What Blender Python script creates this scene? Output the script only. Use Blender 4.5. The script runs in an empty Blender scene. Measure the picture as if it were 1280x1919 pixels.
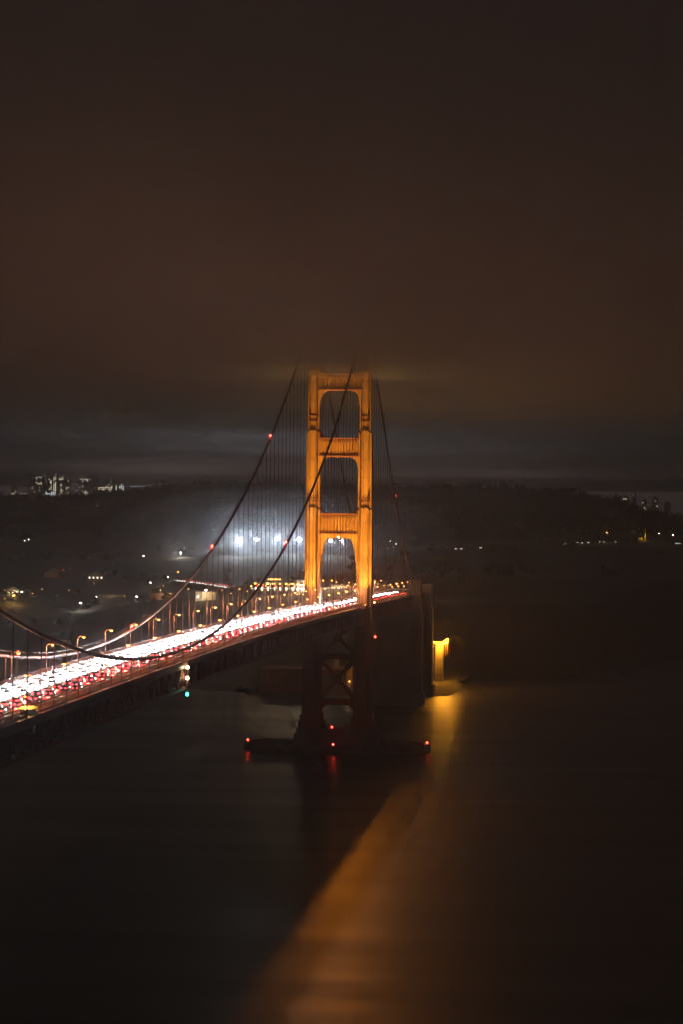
import bpy, math, random
from mathutils import Vector, Matrix
random.seed(7)
R = math.radians
scene = bpy.context.scene
col = scene.collection

# ------------------------------------------------------------------ camera
CAM = Vector((143.16, -848.83, 125.0))
YAW, PIT, ROLL, FPX = -0.09511, -0.00248, 0.00937, 5523.5      # FPX: focal length in pixels of the 1280 x 1919 photo
fw = Vector((math.sin(YAW)*math.cos(PIT), math.cos(YAW)*math.cos(PIT), math.sin(PIT)))
rt0 = Vector((math.cos(YAW), -math.sin(YAW), 0)); up0 = rt0.cross(fw)
rt = rt0*math.cos(ROLL) + up0*math.sin(ROLL); up = up0*math.cos(ROLL) - rt0*math.sin(ROLL)
cd = bpy.data.cameras.new('camera'); cam = bpy.data.objects.new('camera', cd); col.objects.link(cam)
m = Matrix((rt, up, -fw)).transposed().to_4x4(); m.translation = CAM
cam.matrix_world = m
cd.sensor_fit = 'VERTICAL'; cd.sensor_height = 36; cd.lens = FPX/1919*36
cd.clip_start = 1; cd.clip_end = 20000
scene.camera = cam

# ------------------------------------------------------------------ world, moon, exposure
MOON_EL, MOON_AZ = R(35), R(160)
w = bpy.data.worlds.new('World'); scene.world = w; w.use_nodes = True
nt = w.node_tree; nt.nodes.clear()
N = nt.nodes.new; L = nt.links.new
out = N('ShaderNodeOutputWorld')
skyt = N('ShaderNodeTexSky'); skyt.sky_type = 'NISHITA'; skyt.sun_disc = False
skyt.sun_elevation = MOON_EL; skyt.sun_rotation = MOON_AZ
b1 = N('ShaderNodeBackground'); b1.inputs[1].default_value = 0.0005
L(skyt.outputs[0], b1.inputs[0])
geo = N('ShaderNodeTexCoord'); sep = N('ShaderNodeSeparateXYZ'); L(geo.outputs['Generated'], sep.inputs[0])
ramp = N('ShaderNodeValToRGB'); L(sep.outputs[2], ramp.inputs[0])       # the lit city's glow in the night sky, by elevation only
cr = ramp.color_ramp
cr.elements[0].position = 0.0; cr.elements[0].color = (.040, .032, .031, 1)
cr.elements[1].position = 1.0; cr.elements[1].color = (.052, .056, .062, 1)
for p_, c_ in ((.02, (.085, .058, .050, 1)), (.06, (.16, .092, .072, 1)), (.15, (.135, .080, .064, 1)), (.35, (.072, .054, .049, 1))):
    e_ = cr.elements.new(p_); e_.color = c_
b2 = N('ShaderNodeBackground'); b2.inputs[1].default_value = 1.0; L(ramp.outputs[0], b2.inputs[0])
addw = N('ShaderNodeAddShader'); L(b1.outputs[0], addw.inputs[0]); L(b2.outputs[0], addw.inputs[1])
L(addw.outputs[0], out.inputs[0])
ml = bpy.data.lights.new('moon', 'SUN'); ml.energy = 0.004; ml.angle = R(10); ml.color = (.8, .88, 1)
mo = bpy.data.objects.new('moon', ml); col.objects.link(mo)
mo.rotation_euler = (R(90)-MOON_EL, 0, math.pi - MOON_AZ)

scene.view_settings.view_transform = 'Standard'; scene.view_settings.look = 'None'
scene.view_settings.exposure = 0.0; scene.view_settings.gamma = 1
scene.view_settings.use_curve_mapping = False
scene.render.engine = 'CYCLES'
cy = scene.cycles
cy.use_denoising = True
try: cy.denoiser = 'OPENIMAGEDENOISE'
except Exception: pass
cy.max_bounces = 5; cy.diffuse_bounces = 2; cy.glossy_bounces = 3; cy.transmission_bounces = 2
cy.volume_bounces = 1; cy.transparent_max_bounces = 8
cy.sample_clamp_indirect = 2.0; cy.sample_clamp_direct = 0
cy.caustics_reflective = False; cy.caustics_refractive = False
cy.use_light_tree = True; cy.light_sampling_threshold = 0.01
cy.use_adaptive_sampling = True; cy.adaptive_threshold = 0.07; cy.adaptive_min_samples = 24

# ------------------------------------------------------------------ helpers
def at(u, v, Y):
    """the place at distance-row Y (metres along the bridge) that the photo shows at pixel u, v"""
    d = fw + rt*((u-640)/FPX) + up*((959.5-v)/FPX)
    return CAM + d*((Y-CAM.y)/d.y)

class MB:
    def __init__(s): s.v = []; s.f = []
    def quad(s, *p):
        n = len(s.v); s.v += [tuple(q) for q in p]; s.f.append(tuple(range(n, n+len(p))))
    def box(s, x0, x1, y0, y1, z0, z1):
        n = len(s.v)
        s.v += [(x0,y0,z0),(x1,y0,z0),(x1,y1,z0),(x0,y1,z0),(x0,y0,z1),(x1,y0,z1),(x1,y1,z1),(x0,y1,z1)]
        s.f += [tuple(n+i for i in f) for f in ((0,3,2,1),(4,5,6,7),(0,1,5,4),(1,2,6,5),(2,3,7,6),(3,0,4,7))]
    def bbox(s, cx, cy_, cz, a, b, c): s.box(cx-a/2, cx+a/2, cy_-b/2, cy_+b/2, cz-c/2, cz+c/2)
    def frustum(s, x0, x1, y0, y1, z0, X0, X1, Y0, Y1, z1):
        n = len(s.v)
        s.v += [(x0,y0,z0),(x1,y0,z0),(x1,y1,z0),(x0,y1,z0),(X0,Y0,z1),(X1,Y0,z1),(X1,Y1,z1),(X0,Y1,z1)]
        s.f += [tuple(n+i for i in f) for f in ((0,3,2,1),(4,5,6,7),(0,1,5,4),(1,2,6,5),(2,3,7,6),(3,0,4,7))]
    def bar(s, p, q, a, b, side=None):
        """rectangular bar from p to q, a wide and b high"""
        p, q = Vector(p), Vector(q); d = (q-p).normalized()
        u = side if side else (d.cross(Vector((0,0,1))) if abs(d.z) < .99 else Vector((1,0,0)))
        u = Vector(u).normalized(); v_ = d.cross(u).normalized()
        n = len(s.v)
        for c in (p, q):
            for (i, j) in ((-1,-1),(1,-1),(1,1),(-1,1)): s.v.append(tuple(c + u*(i*a/2) + v_*(j*b/2)))
        s.f += [tuple(n+i for i in f) for f in ((3,2,1,0),(4,5,6,7),(0,1,5,4),(1,2,6,5),(2,3,7,6),(3,0,4,7))]
    def tube(s, pts, r, k=8, r2=None, caps=True):
        pts = [Vector(p) for p in pts]; n0 = len(s.v); m_ = len(pts)
        for i, p in enumerate(pts):
            d = (pts[min(i+1, m_-1)] - pts[max(i-1, 0)]).normalized()
            u = d.cross(Vector((0,0,1)) if abs(d.z) < .95 else Vector((1,0,0))).normalized(); v_ = d.cross(u)
            rr = r if r2 is None else r + (r2-r)*i/(m_-1)
            for j in range(k):
                t = 2*math.pi*(j+.5)/k; s.v.append(tuple(p + u*(rr*math.cos(t)) + v_*(rr*math.sin(t))))
        for i in range(m_-1):
            for j in range(k):
                a, b = n0+i*k+j, n0+i*k+(j+1)%k
                s.f.append((a, b, b+k, a+k))
        if caps:
            s.f.append(tuple(n0+j for j in range(k))[::-1]); s.f.append(tuple(n0+(m_-1)*k+j for j in range(k)))
    def lathe(s, cx, cy_, prof, k=12, sx=1, sy=1):
        n0 = len(s.v)
        for (r, z) in prof:
            for j in range(k):
                t = 2*math.pi*j/k; s.v.append((cx+r*sx*math.cos(t), cy_+r*sy*math.sin(t), z))
        for i in range(len(prof)-1):
            for j in range(k):
                a, b = n0+i*k+j, n0+i*k+(j+1)%k; s.f.append((a, b, b+k, a+k))
        s.f.append(tuple(n0+j for j in range(k))[::-1]); s.f.append(tuple(n0+(len(prof)-1)*k+j for j in range(k)))
    def prism(s, poly, y0, y1):
        """polygon in x, z pulled from y0 to y1"""
        n = len(s.v); k = len(poly)
        s.v += [(x, y0, z) for x, z in poly] + [(x, y1, z) for x, z in poly]
        s.f.append(tuple(range(n, n+k))); s.f.append(tuple(range(n+2*k-1, n+k-1, -1)))
        for i in range(k): j = (i+1) % k; s.f.append((n+j, n+i, n+k+i, n+k+j))
    def mesh(s, name, mat, smooth=False):
        me = bpy.data.meshes.new(name); me.from_pydata(s.v, [], s.f); me.update()
        if mat: me.materials.append(mat)
        if smooth: me.polygons.foreach_set('use_smooth', [True]*len(me.polygons))
        return me
    def build(s, name, mat, parent=None, smooth=False, loc=None):
        o = bpy.data.objects.new(name, s.mesh(name, mat, smooth)); col.objects.link(o)
        if parent: o.parent = parent
        if loc is not None: o.location = loc
        return o

def tag(o, label=None, cat=None, group=None, kind=None):
    if label: o['label'] = label
    if cat: o['category'] = cat
    if group: o['group'] = group
    if kind: o['kind'] = kind
    return o
def empty(name, loc, label=None, cat=None, group=None, rz=0):
    o = bpy.data.objects.new(name, None); col.objects.link(o); o.location = loc; o.rotation_euler.z = rz
    o.empty_display_size = .5
    return tag(o, label, cat, group)
def inst(name, me, parent=None, loc=None, scale=None, rz=0):
    o = bpy.data.objects.new(name, me); col.objects.link(o)
    if parent: o.parent = parent
    if loc is not None: o.location = loc
    if scale: o.scale = scale
    if rz: o.rotation_euler.z = rz
    return o
def copy_tree(o, parent=None):
    c = o.copy(); col.objects.link(c); c.parent = parent
    for ch in o.children: copy_tree(ch, c)
    return c
def light(name, kind, power, color, parent=None, loc=(0,0,0), aim=None, size=.25, cone=60, blend=.5):
    l = bpy.data.lights.new(name, kind); l.energy = power; l.color = color; l.shadow_soft_size = size
    if kind == 'SPOT': l.spot_size = R(cone); l.spot_blend = blend
    o = bpy.data.objects.new(name, l); col.objects.link(o); o.location = loc
    if parent: o.parent = parent
    if aim is not None: o.rotation_euler = Vector(aim).to_track_quat('-Z', 'Y').to_euler()
    return o
ORD = 'first second third fourth fifth sixth seventh eighth ninth tenth eleventh twelfth thirteenth fourteenth fifteenth sixteenth seventeenth eighteenth nineteenth twentieth'.split()
ORD += ['twenty-'+x for x in ORD[:9]] + ['thirtieth'] + ['thirty-'+x for x in ORD[:9]]

# ------------------------------------------------------------------ materials
def mat(name, c1, c2=None, rough=.6, scale=.3, bump=0, bscale=2, metal=0, stretch=(1,1,1), detail=5, spec=.5):
    M_ = bpy.data.materials.new(name); M_.use_nodes = True
    t = M_.node_tree; p = t.nodes['Principled BSDF']
    p.inputs['Roughness'].default_value = rough; p.inputs['Metallic'].default_value = metal
    p.inputs['Specular IOR Level'].default_value = spec
    p.inputs['Base Color'].default_value = (*c1, 1)
    tc = t.nodes.new('ShaderNodeTexCoord'); mp = t.nodes.new('ShaderNodeMapping'); mp.inputs['Scale'].default_value = stretch
    t.links.new(tc.outputs['Object'], mp.inputs[0])
    if c2:
        n = t.nodes.new('ShaderNodeTexNoise'); n.inputs['Scale'].default_value = scale; n.inputs['Detail'].default_value = detail
        t.links.new(mp.outputs[0], n.inputs['Vector'])
        r = t.nodes.new('ShaderNodeValToRGB'); r.color_ramp.elements[0].position = .35; r.color_ramp.elements[1].position = .65
        r.color_ramp.elements[0].color = (*c1, 1); r.color_ramp.elements[1].color = (*c2, 1)
        t.links.new(n.outputs[0], r.inputs[0]); t.links.new(r.outputs[0], p.inputs['Base Color'])
    if bump:
        n = t.nodes.new('ShaderNodeTexNoise'); n.inputs['Scale'].default_value = bscale; n.inputs['Detail'].default_value = 4
        t.links.new(mp.outputs[0], n.inputs['Vector'])
        b = t.nodes.new('ShaderNodeBump'); b.inputs['Strength'].default_value = bump; b.inputs['Distance'].default_value = .3
        t.links.new(n.outputs[0], b.inputs['Height']); t.links.new(b.outputs[0], p.inputs['Normal'])
    return M_
def glow(name, c, s):
    M_ = bpy.data.materials.new(name); M_.use_nodes = True
    p = M_.node_tree.nodes['Principled BSDF']
    p.inputs['Base Color'].default_value = (*[min(1, x)*.5 for x in c], 1)
    p.inputs['Emission Color'].default_value = (*c, 1); p.inputs['Emission Strength'].default_value = s
    M_.cycles.emission_sampling = 'NONE'
    return M_
M = dict(
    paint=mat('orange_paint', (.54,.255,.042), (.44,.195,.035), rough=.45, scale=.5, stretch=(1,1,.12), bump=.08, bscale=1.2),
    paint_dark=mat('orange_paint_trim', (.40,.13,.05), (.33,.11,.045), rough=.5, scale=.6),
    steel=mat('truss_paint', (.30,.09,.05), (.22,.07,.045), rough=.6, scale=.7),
    rope=mat('wire_rope', (.20,.08,.055), (.14,.06,.05), rough=.55, scale=3),
    asphalt=mat('asphalt', (.080,.080,.082), (.105,.102,.10), rough=.42, scale=.25, stretch=(2,.05,1), bump=.1, bscale=6),
    kerb=mat('kerb_concrete', (.30,.29,.27), (.24,.23,.22), rough=.8, scale=.6),
    linep=mat('road_paint', (.75,.75,.72), (.6,.6,.58), rough=.6, scale=1),
    concrete=mat('pylon_concrete', (.30,.28,.25), (.20,.19,.175), rough=.85, scale=.12, stretch=(1,1,.3), bump=.3, bscale=.8),
    pier=mat('pier_concrete', (.22,.21,.19), (.13,.125,.115), rough=.85, scale=.15, bump=.3, bscale=.6),
    brick=mat('fort_brick', (.26,.13,.09), (.20,.11,.08), rough=.85, scale=.3, bump=.2, bscale=1),
    rock=mat('shore_rock', (.11,.10,.09), (.06,.055,.05), rough=.9, scale=.2, bump=.6, bscale=.5),
    ground=mat('coastal_scrub', (.050,.055,.032), (.085,.072,.050), rough=.95, scale=.02, bump=.7, bscale=.15),
    leaf=mat('foliage', (.035,.05,.022), (.07,.085,.04), rough=.8, scale=.2),
    trunk=mat('bark', (.10,.07,.05), (.07,.05,.035), rough=.9, scale=2),
    metal=mat('grey_metal', (.30,.29,.28), (.22,.22,.22), rough=.4, scale=2, metal=.6),
    pole=mat('lamp_post_paint', (.42,.20,.12), (.35,.17,.11), rough=.5, scale=2),
    white=mat('white_render', (.75,.74,.70), (.62,.61,.58), rough=.8, scale=.4),
    facade=mat('tower_block_facade', (.16,.15,.145), (.11,.105,.10), rough=.8, scale=.05),
    roof=mat('roof_felt', (.16,.15,.14), (.11,.10,.10), rough=.9, scale=.3),
    yroof=mat('ochre_roof', (.72,.55,.08), (.62,.46,.07), rough=.6, scale=1.2),
    glass=mat('car_glass', (.02,.022,.025), rough=.08),
    tyre=mat('tyre_rubber', (.02,.02,.02), rough=.8),
    head=glow('headlight', (.93,.96,1), 150), head_far=glow('far_headlight', (1,.95,.9), 5), tail_far=glow('far_tail_light', (1,.05,.04), 3), tail=glow('tail_light', (1,.03,.03), 12),
    sodium=glow('sodium_lens', (1,.47,.07), 4.5), sodium_far=glow('sodium_lamp_far', (1,.45,.08), 5),
    flood=glow('floodlight_lens', (1,.62,.18), 30), redb=glow('red_beacon', (1,.025,.015), 60), redtop=glow('strong_red_beacon', (1,.03,.02), 900),
    stadium=glow('stadium_lens', (.86,.93,1), 300), whitel=glow('white_lamp', (1,.95,.85), 60),
    green=glow('green_nav', (.02,.9,.55), 30), warmnav=glow('warm_nav', (1,.75,.42), 60),
    window=glow('lit_window', (1,.86,.62), 4.5), window_dim=glow('dim_window', (1,.82,.6), 1.6), window_cool=glow('cool_window', (.86,.95,1), 5),
    plazal=glow('canopy_strip_light', (1,.45,.09), 3.5), redsign=glow('red_lane_light', (1,.04,.03), 12),
)
AMBER = (1, .42, .19); FLOODC = (1, .58, .13); WHITE = (.86, .91, 1); RED = (1, .03, .02)

# ------------------------------------------------------------------ bridge profile
def zd(Y):
    """height of the roadway"""
    a = min(abs(Y), 640)
    z = 78.2 - 4.5*(a/640)**2
    if abs(Y) > 640: z -= .0138*(abs(Y)-640)
    return z
TW = 640.0                      # the tower's row
CX = 13.7                       # cables
ZT, Z0 = 225.0, 81.5
def zc(Y):
    if Y <= TW: return Z0 + (ZT-Z0)*(Y/TW)**2
    t = (Y-TW)/343.0
    return ZT + (74-ZT)*t - 40*t*(1-t)

# ------------------------------------------------------------------ water and land
mw = bpy.data.materials.new('bay_water'); mw.use_nodes = True
t = mw.node_tree; p = t.nodes['Principled BSDF']
p.inputs['Base Color'].default_value = (.036,.032,.026,1); p.inputs['Roughness'].default_value = .40; p.inputs['IOR'].default_value = 1.33; p.inputs['Specular IOR Level'].default_value = .45
tc = t.nodes.new('ShaderNodeTexCoord'); mp = t.nodes.new('ShaderNodeMapping'); mp.inputs['Scale'].default_value = (.22,1,1)
t.links.new(tc.outputs['Object'], mp.inputs[0])
n1 = t.nodes.new('ShaderNodeTexNoise'); n1.inputs['Scale'].default_value = .022; n1.inputs['Detail'].default_value = 2; n1.inputs['Roughness'].default_value = .5
t.links.new(mp.outputs[0], n1.inputs['Vector'])
bb = t.nodes.new('ShaderNodeBump'); bb.inputs['Strength'].default_value = .16; bb.inputs['Distance'].default_value = 1.0
n2 = t.nodes.new('ShaderNodeTexNoise'); n2.inputs['Scale'].default_value = .16; n2.inputs['Detail'].default_value = 3
mp2 = t.nodes.new('ShaderNodeMapping'); mp2.inputs['Scale'].default_value = (.10,1,1); t.links.new(tc.outputs['Object'], mp2.inputs[0]); t.links.new(mp2.outputs[0], n2.inputs['Vector'])
am = t.nodes.new('ShaderNodeMath'); am.operation = 'MULTIPLY_ADD'; am.inputs[1].default_value = .16; t.links.new(n2.outputs[0], am.inputs[0]); t.links.new(n1.outputs[0], am.inputs[2])
rr_ = t.nodes.new('ShaderNodeMapRange'); rr_.inputs['To Min'].default_value = .30; rr_.inputs['To Max'].default_value = .52; t.links.new(n1.outputs[0], rr_.inputs[0]); t.links.new(rr_.outputs[0], p.inputs['Roughness'])
t.links.new(am.outputs[0], bb.inputs['Height']); t.links.new(bb.outputs[0], p.inputs['Normal'])
b = MB(); b.quad((-9000,-2500,0),(9000,-2500,0),(9000,12000,0),(-9000,12000,0))
tag(b.build('water', mw), kind='structure')

SHORE = [(1200,2300),(700,2080),(420,1900),(300,1790),(196,1695),(150,1520),(106,1350),(62,1300),(34,1292),(34,1180),(30,1070),(-30,1055),(-100,1070),(-130,1085),(-156,1120),(-230,1290),(-330,1480),(-520,1640),(-900,1760),(-1600,1850)]
def shore_y(x):
    for (a, b_) in zip(SHORE[:-1], SHORE[1:]):
        if b_[0] <= x <= a[0]: return a[1] + (b_[1]-a[1])*(a[0]-x)/(a[0]-b_[0] + 1e-6)
    return SHORE[0][1] if x > 0 else SHORE[-1][1]
CTRL = [(0,1090,6),(-60,1110,5),(20,1130,5),(30,1200,5),(-100,1100,4),(30,1240,5),(-150,1200,14),(-100,1300,46),(-40,1330,56),(-95,1400,56),(-140,1420,54),(-60,1480,57),(10,1440,52),(60,1500,46),
        (-190,1500,38),(-300,1600,14),(-420,1760,14),(-204,1900,40),(-300,1960,39),(-260,2080,42),(-335,2130,43),(-430,1900,34),(-366,1900,27),(-500,2000,34),(-800,2000,25),
        (-120,1700,55),(-60,1800,62),(40,1800,64),(120,1850,62),(200,1950,55),(100,2300,85),(127,2300,85),(207,2300,86),(300,2300,85),(160,2150,74),(0,2250,84),
        (-256,2200,72),(-215,2200,74),(-160,2200,75),(-318,2200,70),(-318,2120,58),(-450,2250,62),(-600,2300,52),(-900,2500,55),
        (-680,3000,120),(-572,3000,114),(-500,3000,128),(-444,3000,138),(-394,3000,140),(-337,3000,139),(-281,3000,135),(-210,3000,134),(-140,3000,137),(-77,3000,139),(-42,3000,140),(-8,3000,137),(69,3000,137),
        (131,3000,124),(180,3000,116),(200,3000,103),(221,3000,84),(330,3000,60),(600,3000,40),(-1000,3000,118),(-1500,3000,110),(-500,2600,96),(-300,2600,100),(-100,2600,106),(60,2600,106),(170,2600,96),(260,2650,60),(500,2500,30),
        (-600,3500,90),(-300,3500,110),(0,3500,105),(300,3500,40),(-1200,3500,90),(-1500,4000,90),(-800,4200,95),(-300,4200,90),(200,4200,50),(900,4000,20),(1200,3000,20)]
def hland(x, y):
    sw = sz = 0
    for (cx, cy_, cz) in CTRL:
        d = ((x-cx)**2 + (y-cy_)**2 + 400)
        wgt = 1/(d*d); sw += wgt; sz += wgt*cz
    z = sz/sw
    d = y - shore_y(x)
    k = max(-1, min(1, d/90))
    if k <= 0: return -6 + 6*k*0
    return -1.0 + (z+1.0)*(k*k*(3-2*k))**.7 + 1.2*math.sin(x*.05+1)*math.sin(y*.043)*k
xs = [-1500 + i*30 for i in range(26)] + [-720 + i*10 for i in range(105)] + [330 + i*30 for i in range(30)]
ys = [1040 + i*10 for i in range(70)] + [1740 + i*18 for i in range(75)] + [3090 + i*60 for i in range(25)]
b = MB(); nx = len(xs)
b.v = [(x, y, hland(x, y)) for y in ys for x in xs]
b.f = [(j*nx+i, j*nx+i+1, (j+1)*nx+i+1, (j+1)*nx+i) for j in range(len(ys)-1) for i in range(nx-1)]
tag(b.build('hills', M['ground'], smooth=True), kind='structure')
# the plain the far city stands on
b = MB(); b.quad((-3900,4500,92),(2900,4500,92),(2900,9050,98),(-3900,9050,98)); b.quad((-3900,4500,-2),(2900,4500,-2),(2900,4500,92),(-3900,4500,92))
tag(b.build('city_ground', M['ground']), kind='structure')

# ------------------------------------------------------------------ tower
tower = empty('bridge_tower', (0,TW,0), 'tall orange suspension bridge tower lit amber, its top lost in fog', 'tower')
LEV = [(12.0, 73, 13.2, 8.9, 16), (73, 123.5, 13.45, 7.4, 13.2), (123.5, 162.5, 13.45, 6.6, 11.6), (162.5, 193.5, 13.4, 5.5, 10.2), (193.5, 224, 13.4, 4.9, 9.0)]
for s in (-1, 1):
    b = MB()
    for i, (z0, z1, c, wd, dp) in enumerate(LEV):
        if i == 1: b.build('leg_base', M['steel'], tower); b = MB()  # same orange in reality; darker paint puts the under-deck shade into the colour
        b.bbox(s*c, 0, (z0+z1)/2, wd*.50, dp, z1-z0)                                   # core pilaster
        b.bbox(s*c, 0, (z0+z1-.5)/2, wd*.64, dp*.82, z1-z0-.5)
        b.bbox(s*c, 0, (z0+z1-.8)/2, wd*.97, dp*.44, z1-z0-.8)                         # recessed web: a dark groove either side
        for t_ in (-1, 1): b.bbox(s*c + t_*wd*.45, 0, (z0+z1-1.1)/2, wd*.13, dp*.66, z1-z0-1.1)   # outer flank
    leg = b.build('leg', M['paint'], tower)
    for (zb, lv) in ((126.6, 2), (128.0, 2), (167.2, 3), (169.8, 3), (197, 4)):
        c, wd, dp = LEV[lv][2:]
        q = MB()
        q.bbox(s*c, 0, zb, wd*.56+.5, dp+.5, .45); q.bbox(s*c, 0, zb-.004, wd*.8+.5, dp*.8+.5, .44); q.bbox(s*c, 0, zb+.004, wd+.5, dp*.56+.5, .43)
        q.build('leg_band', M['paint_dark'], leg)
    for (z0, z1, c, wd, dp) in LEV[1:]:
        z = z0 + 6
        while z < z1 - 6:
            q = MB(); q.bbox(s*c, 0, z, wd*.56+.10, dp+.10, .22); z += 9.2
            q.build('plate_joint', M['paint_dark'], leg)     # riveted plate joint, a thin proud line every 9 m
    q = MB(); q.frustum(s*13.4-2.6, s*13.4+2.6, -5, 5, 224, s*13.4-1.6, s*13.4+1.6, -3.4, 3.4, 227.4)
    q.build('saddle_housing', M['paint_dark'], tower)
# struts: z bottom, z top, inner half width, half thickness
STR = [(109.5, 120.6, 9.9, 4.2), (148.8, 158.8, 10.3, 3.8), (182.6, 191.6, 10.75, 3.4), (211.5, 221, 11.0, 3.1)]
for (z0, z1, hw, ht) in STR:
    b = MB(); b.box(-hw-.3, hw+.3, -ht, ht, z0+1.0, z1-.7)
    st = b.build('strut', M['paint'], tower)
    b = MB(); b.box(-hw, hw, -ht-.9, ht+.9, z1-.7, z1); b.build('cornice', M['paint_dark'], st)
    b = MB(); b.box(-hw, hw, -ht-.8, ht+.8, z0+.4, z0+1.0); b.build('cornice', M['paint_dark'], st)
    n = 11
    rb = MB(); rb.box(-.42, .42, -ht-.55, -ht+.02, z0+2.4, z1-2.0); rb.box(-.22, .22, -ht-.8, -ht-.5, z0+2.6, z1-2.3)
    me = rb.mesh('rib', M['paint'])
    for k in range(n):
        inst('rib', me, st, (-hw+1.2 + (2*hw-2.4)*k/(n-1), 0, 0))
    dn = MB()
    for k in range(n-1):
        x = -hw+1.2 + (2*hw-2.4)*(k+.5)/(n-1); dn.bbox(x, -ht-.25, z1-1.35, .9, .5, .55); dn.bbox(x, -ht-.25, z0+1.75, .9, .5, .5)
    tag(dn.build('dentil_row', M['paint_dark'], st), kind='stuff')
    # stepped brackets under the strut and small fillets on top of it
    for s in (-1, 1):
        big = z0 < 115
        prof = [(0, 0), (4.4, 0), (4.4, -.35), (3.6, -.35), (3.6, -.8), (2.8, -.8), (2.8, -1.4), (2.1, -1.4), (2.1, -2.2), (1.5, -2.2), (1.5, -3.3), (1.0, -3.3), (1.0, -5.0), (.6, -5.0), (.6, -8.0), (0, -8.0)] if not big else \
               [(0, 0), (10.6, 0), (10.6, -1.9), (4.0, -1.9), (4.0, -2.5), (3.4, -2.5), (3.4, -3.4), (2.8, -3.4), (2.8, -5.0), (2.2, -5.0), (2.2, -7.2), (1.7, -7.2), (1.7, -10.2), (1.2, -10.2), (1.2, -13.8), (.8, -13.8), (.8, -18), (0, -18)]
        poly = [(s*(hw + .25 - min(x, hw+.24)), z0 + .4 + z) for x, z in prof]
        if s > 0: poly = poly[::-1]
        b = MB(); b.prism(poly, -ht+.35, ht-.35); br = b.build('bracket', M['paint'], tower)
        b = MB(); f_ = [(s*(hw+.2), z1), (s*(hw-3.4), z1), (s*(hw-2.6), z1+.35), (s*(hw-1.6), z1+.9), (s*(hw-.9), z1+1.8), (s*(hw-.35), z1+3.2), (s*(hw+.2), z1+4.6)]
        b.prism(f_ if s > 0 else f_[::-1], -ht+.6, ht-.6); b.build('fillet', M['paint_dark'], tower)
# bracing under the roadway
for (z0, z1) in ((26.6, 46.6), (49.6, 66)):
    for s in (-1, 1):
        b = MB(); b.bar((-s*9.2, s*.16, z0), (s*9.2, s*.16, z1), 3.6, 2.3, side=(0,1,0)); b.build('cross_brace', M['steel'], tower)
    b = MB(); zc_ = (z0+z1)/2; b.prism([(-2.6,zc_-1.2),(-1.2,zc_-2.6),(1.2,zc_-2.6),(2.6,zc_-1.2),(2.6,zc_+1.2),(1.2,zc_+2.6),(-1.2,zc_+2.6),(-2.6,zc_+1.2)], -2.0, 2.0)
    b.build('gusset', M['steel'], tower)
for (z0, z1) in ((23.4, 26.8), (46.5, 49.7)):
    b = MB(); b.box(-9.2, 9.2, -2.6, 2.6, z0, z1)
    for s in (-1, 1):
        b.prism([(s*9.0,z0),(s*6.0,z0),(s*9.0,z0-3)][::(1 if s < 0 else -1)], -2.2, 2.2)
    b.build('base_strut', M['steel'], tower)
for s in (-1, 1):
    b = MB(); b.bbox(s*13.4, 0, 13.8, 11.5, 20, 3.6); b.bbox(s*13.4, 0, 17.2, 10.2, 18, 3.4); b.build('leg_plinth', M['steel'], tower)

pier = empty('tower_pier', (0,TW,0), 'massive stepped concrete pier under the bridge tower', 'pier')
b = MB(); b.box(-21, 21, -12, 12, -3, 9.6); b.build('pier_block', M['pier'], pier)
b = MB(); b.box(-20, 20, -11, 11, 9.6, 12.1); b.build('pier_cap', M['pier'], pier)
for (x, y, a, c) in ((6.2,-8,3,2.6),(2.2,-9,1.6,1.3),(-4.5,-9,1.2,1.8),(8.6,-7,1.2,2.0)):
    b = MB(); b.bbox(x, y, 12.1+c/2, a, 2, c); b.build('equipment_box', M['metal'], pier)
b = MB()
for i in range(15):
    x = -9+18*i/14; b.bbox(x, -10.6, 12.7, .08, .08, 1.2)
b.box(-9, 9, -10.65, -10.55, 13.25, 13.35); b.build('handrail', M['metal'], pier)
fender = empty('fender_ring', (0,TW,0), 'low oval concrete fender ring in the water around the tower pier', 'fender')
def ring(a, b_, th, z0, z1, k=72):
    q = MB()
    for i in range(k):
        t_ = 2*math.pi*i/k; c, s = math.cos(t_), math.sin(t_)
        c_ = math.copysign(abs(c)**.86, c); s_ = math.copysign(abs(s)**.86, s)
        for (aa, bb_) in ((a, b_), (a-th, b_-th)):
            q.v += [(aa*c_, bb_*s_, z0), (aa*c_, bb_*s_, z1)]
    for i in range(k):
        o0, o1 = 4*i, 4*((i+1) % k)
        q.f += [(o0, o1, o1+1, o0+1), (o0+1, o1+1, o1+3, o0+3), (o0+3, o1+3, o1+2, o0+2)]
    return q
ring(45.6, 24, 4.5, -3, 3.2).build('ring_wall', M['pier'], fender)
ring(45.2, 23.6, 1.0, 3.2, 4.3).build('parapet', M['pier'], fender)
b = MB(); b.box(-47.6, -44.2, -2.2, 2.2, -3, 4.1); b.build('ring_end', M['pier'], fender)
b = MB(); b.box(44.2, 47.6, -2.2, 2.2, -3, 4.1); b.build('ring_end', M['pier'], fender)

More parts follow.
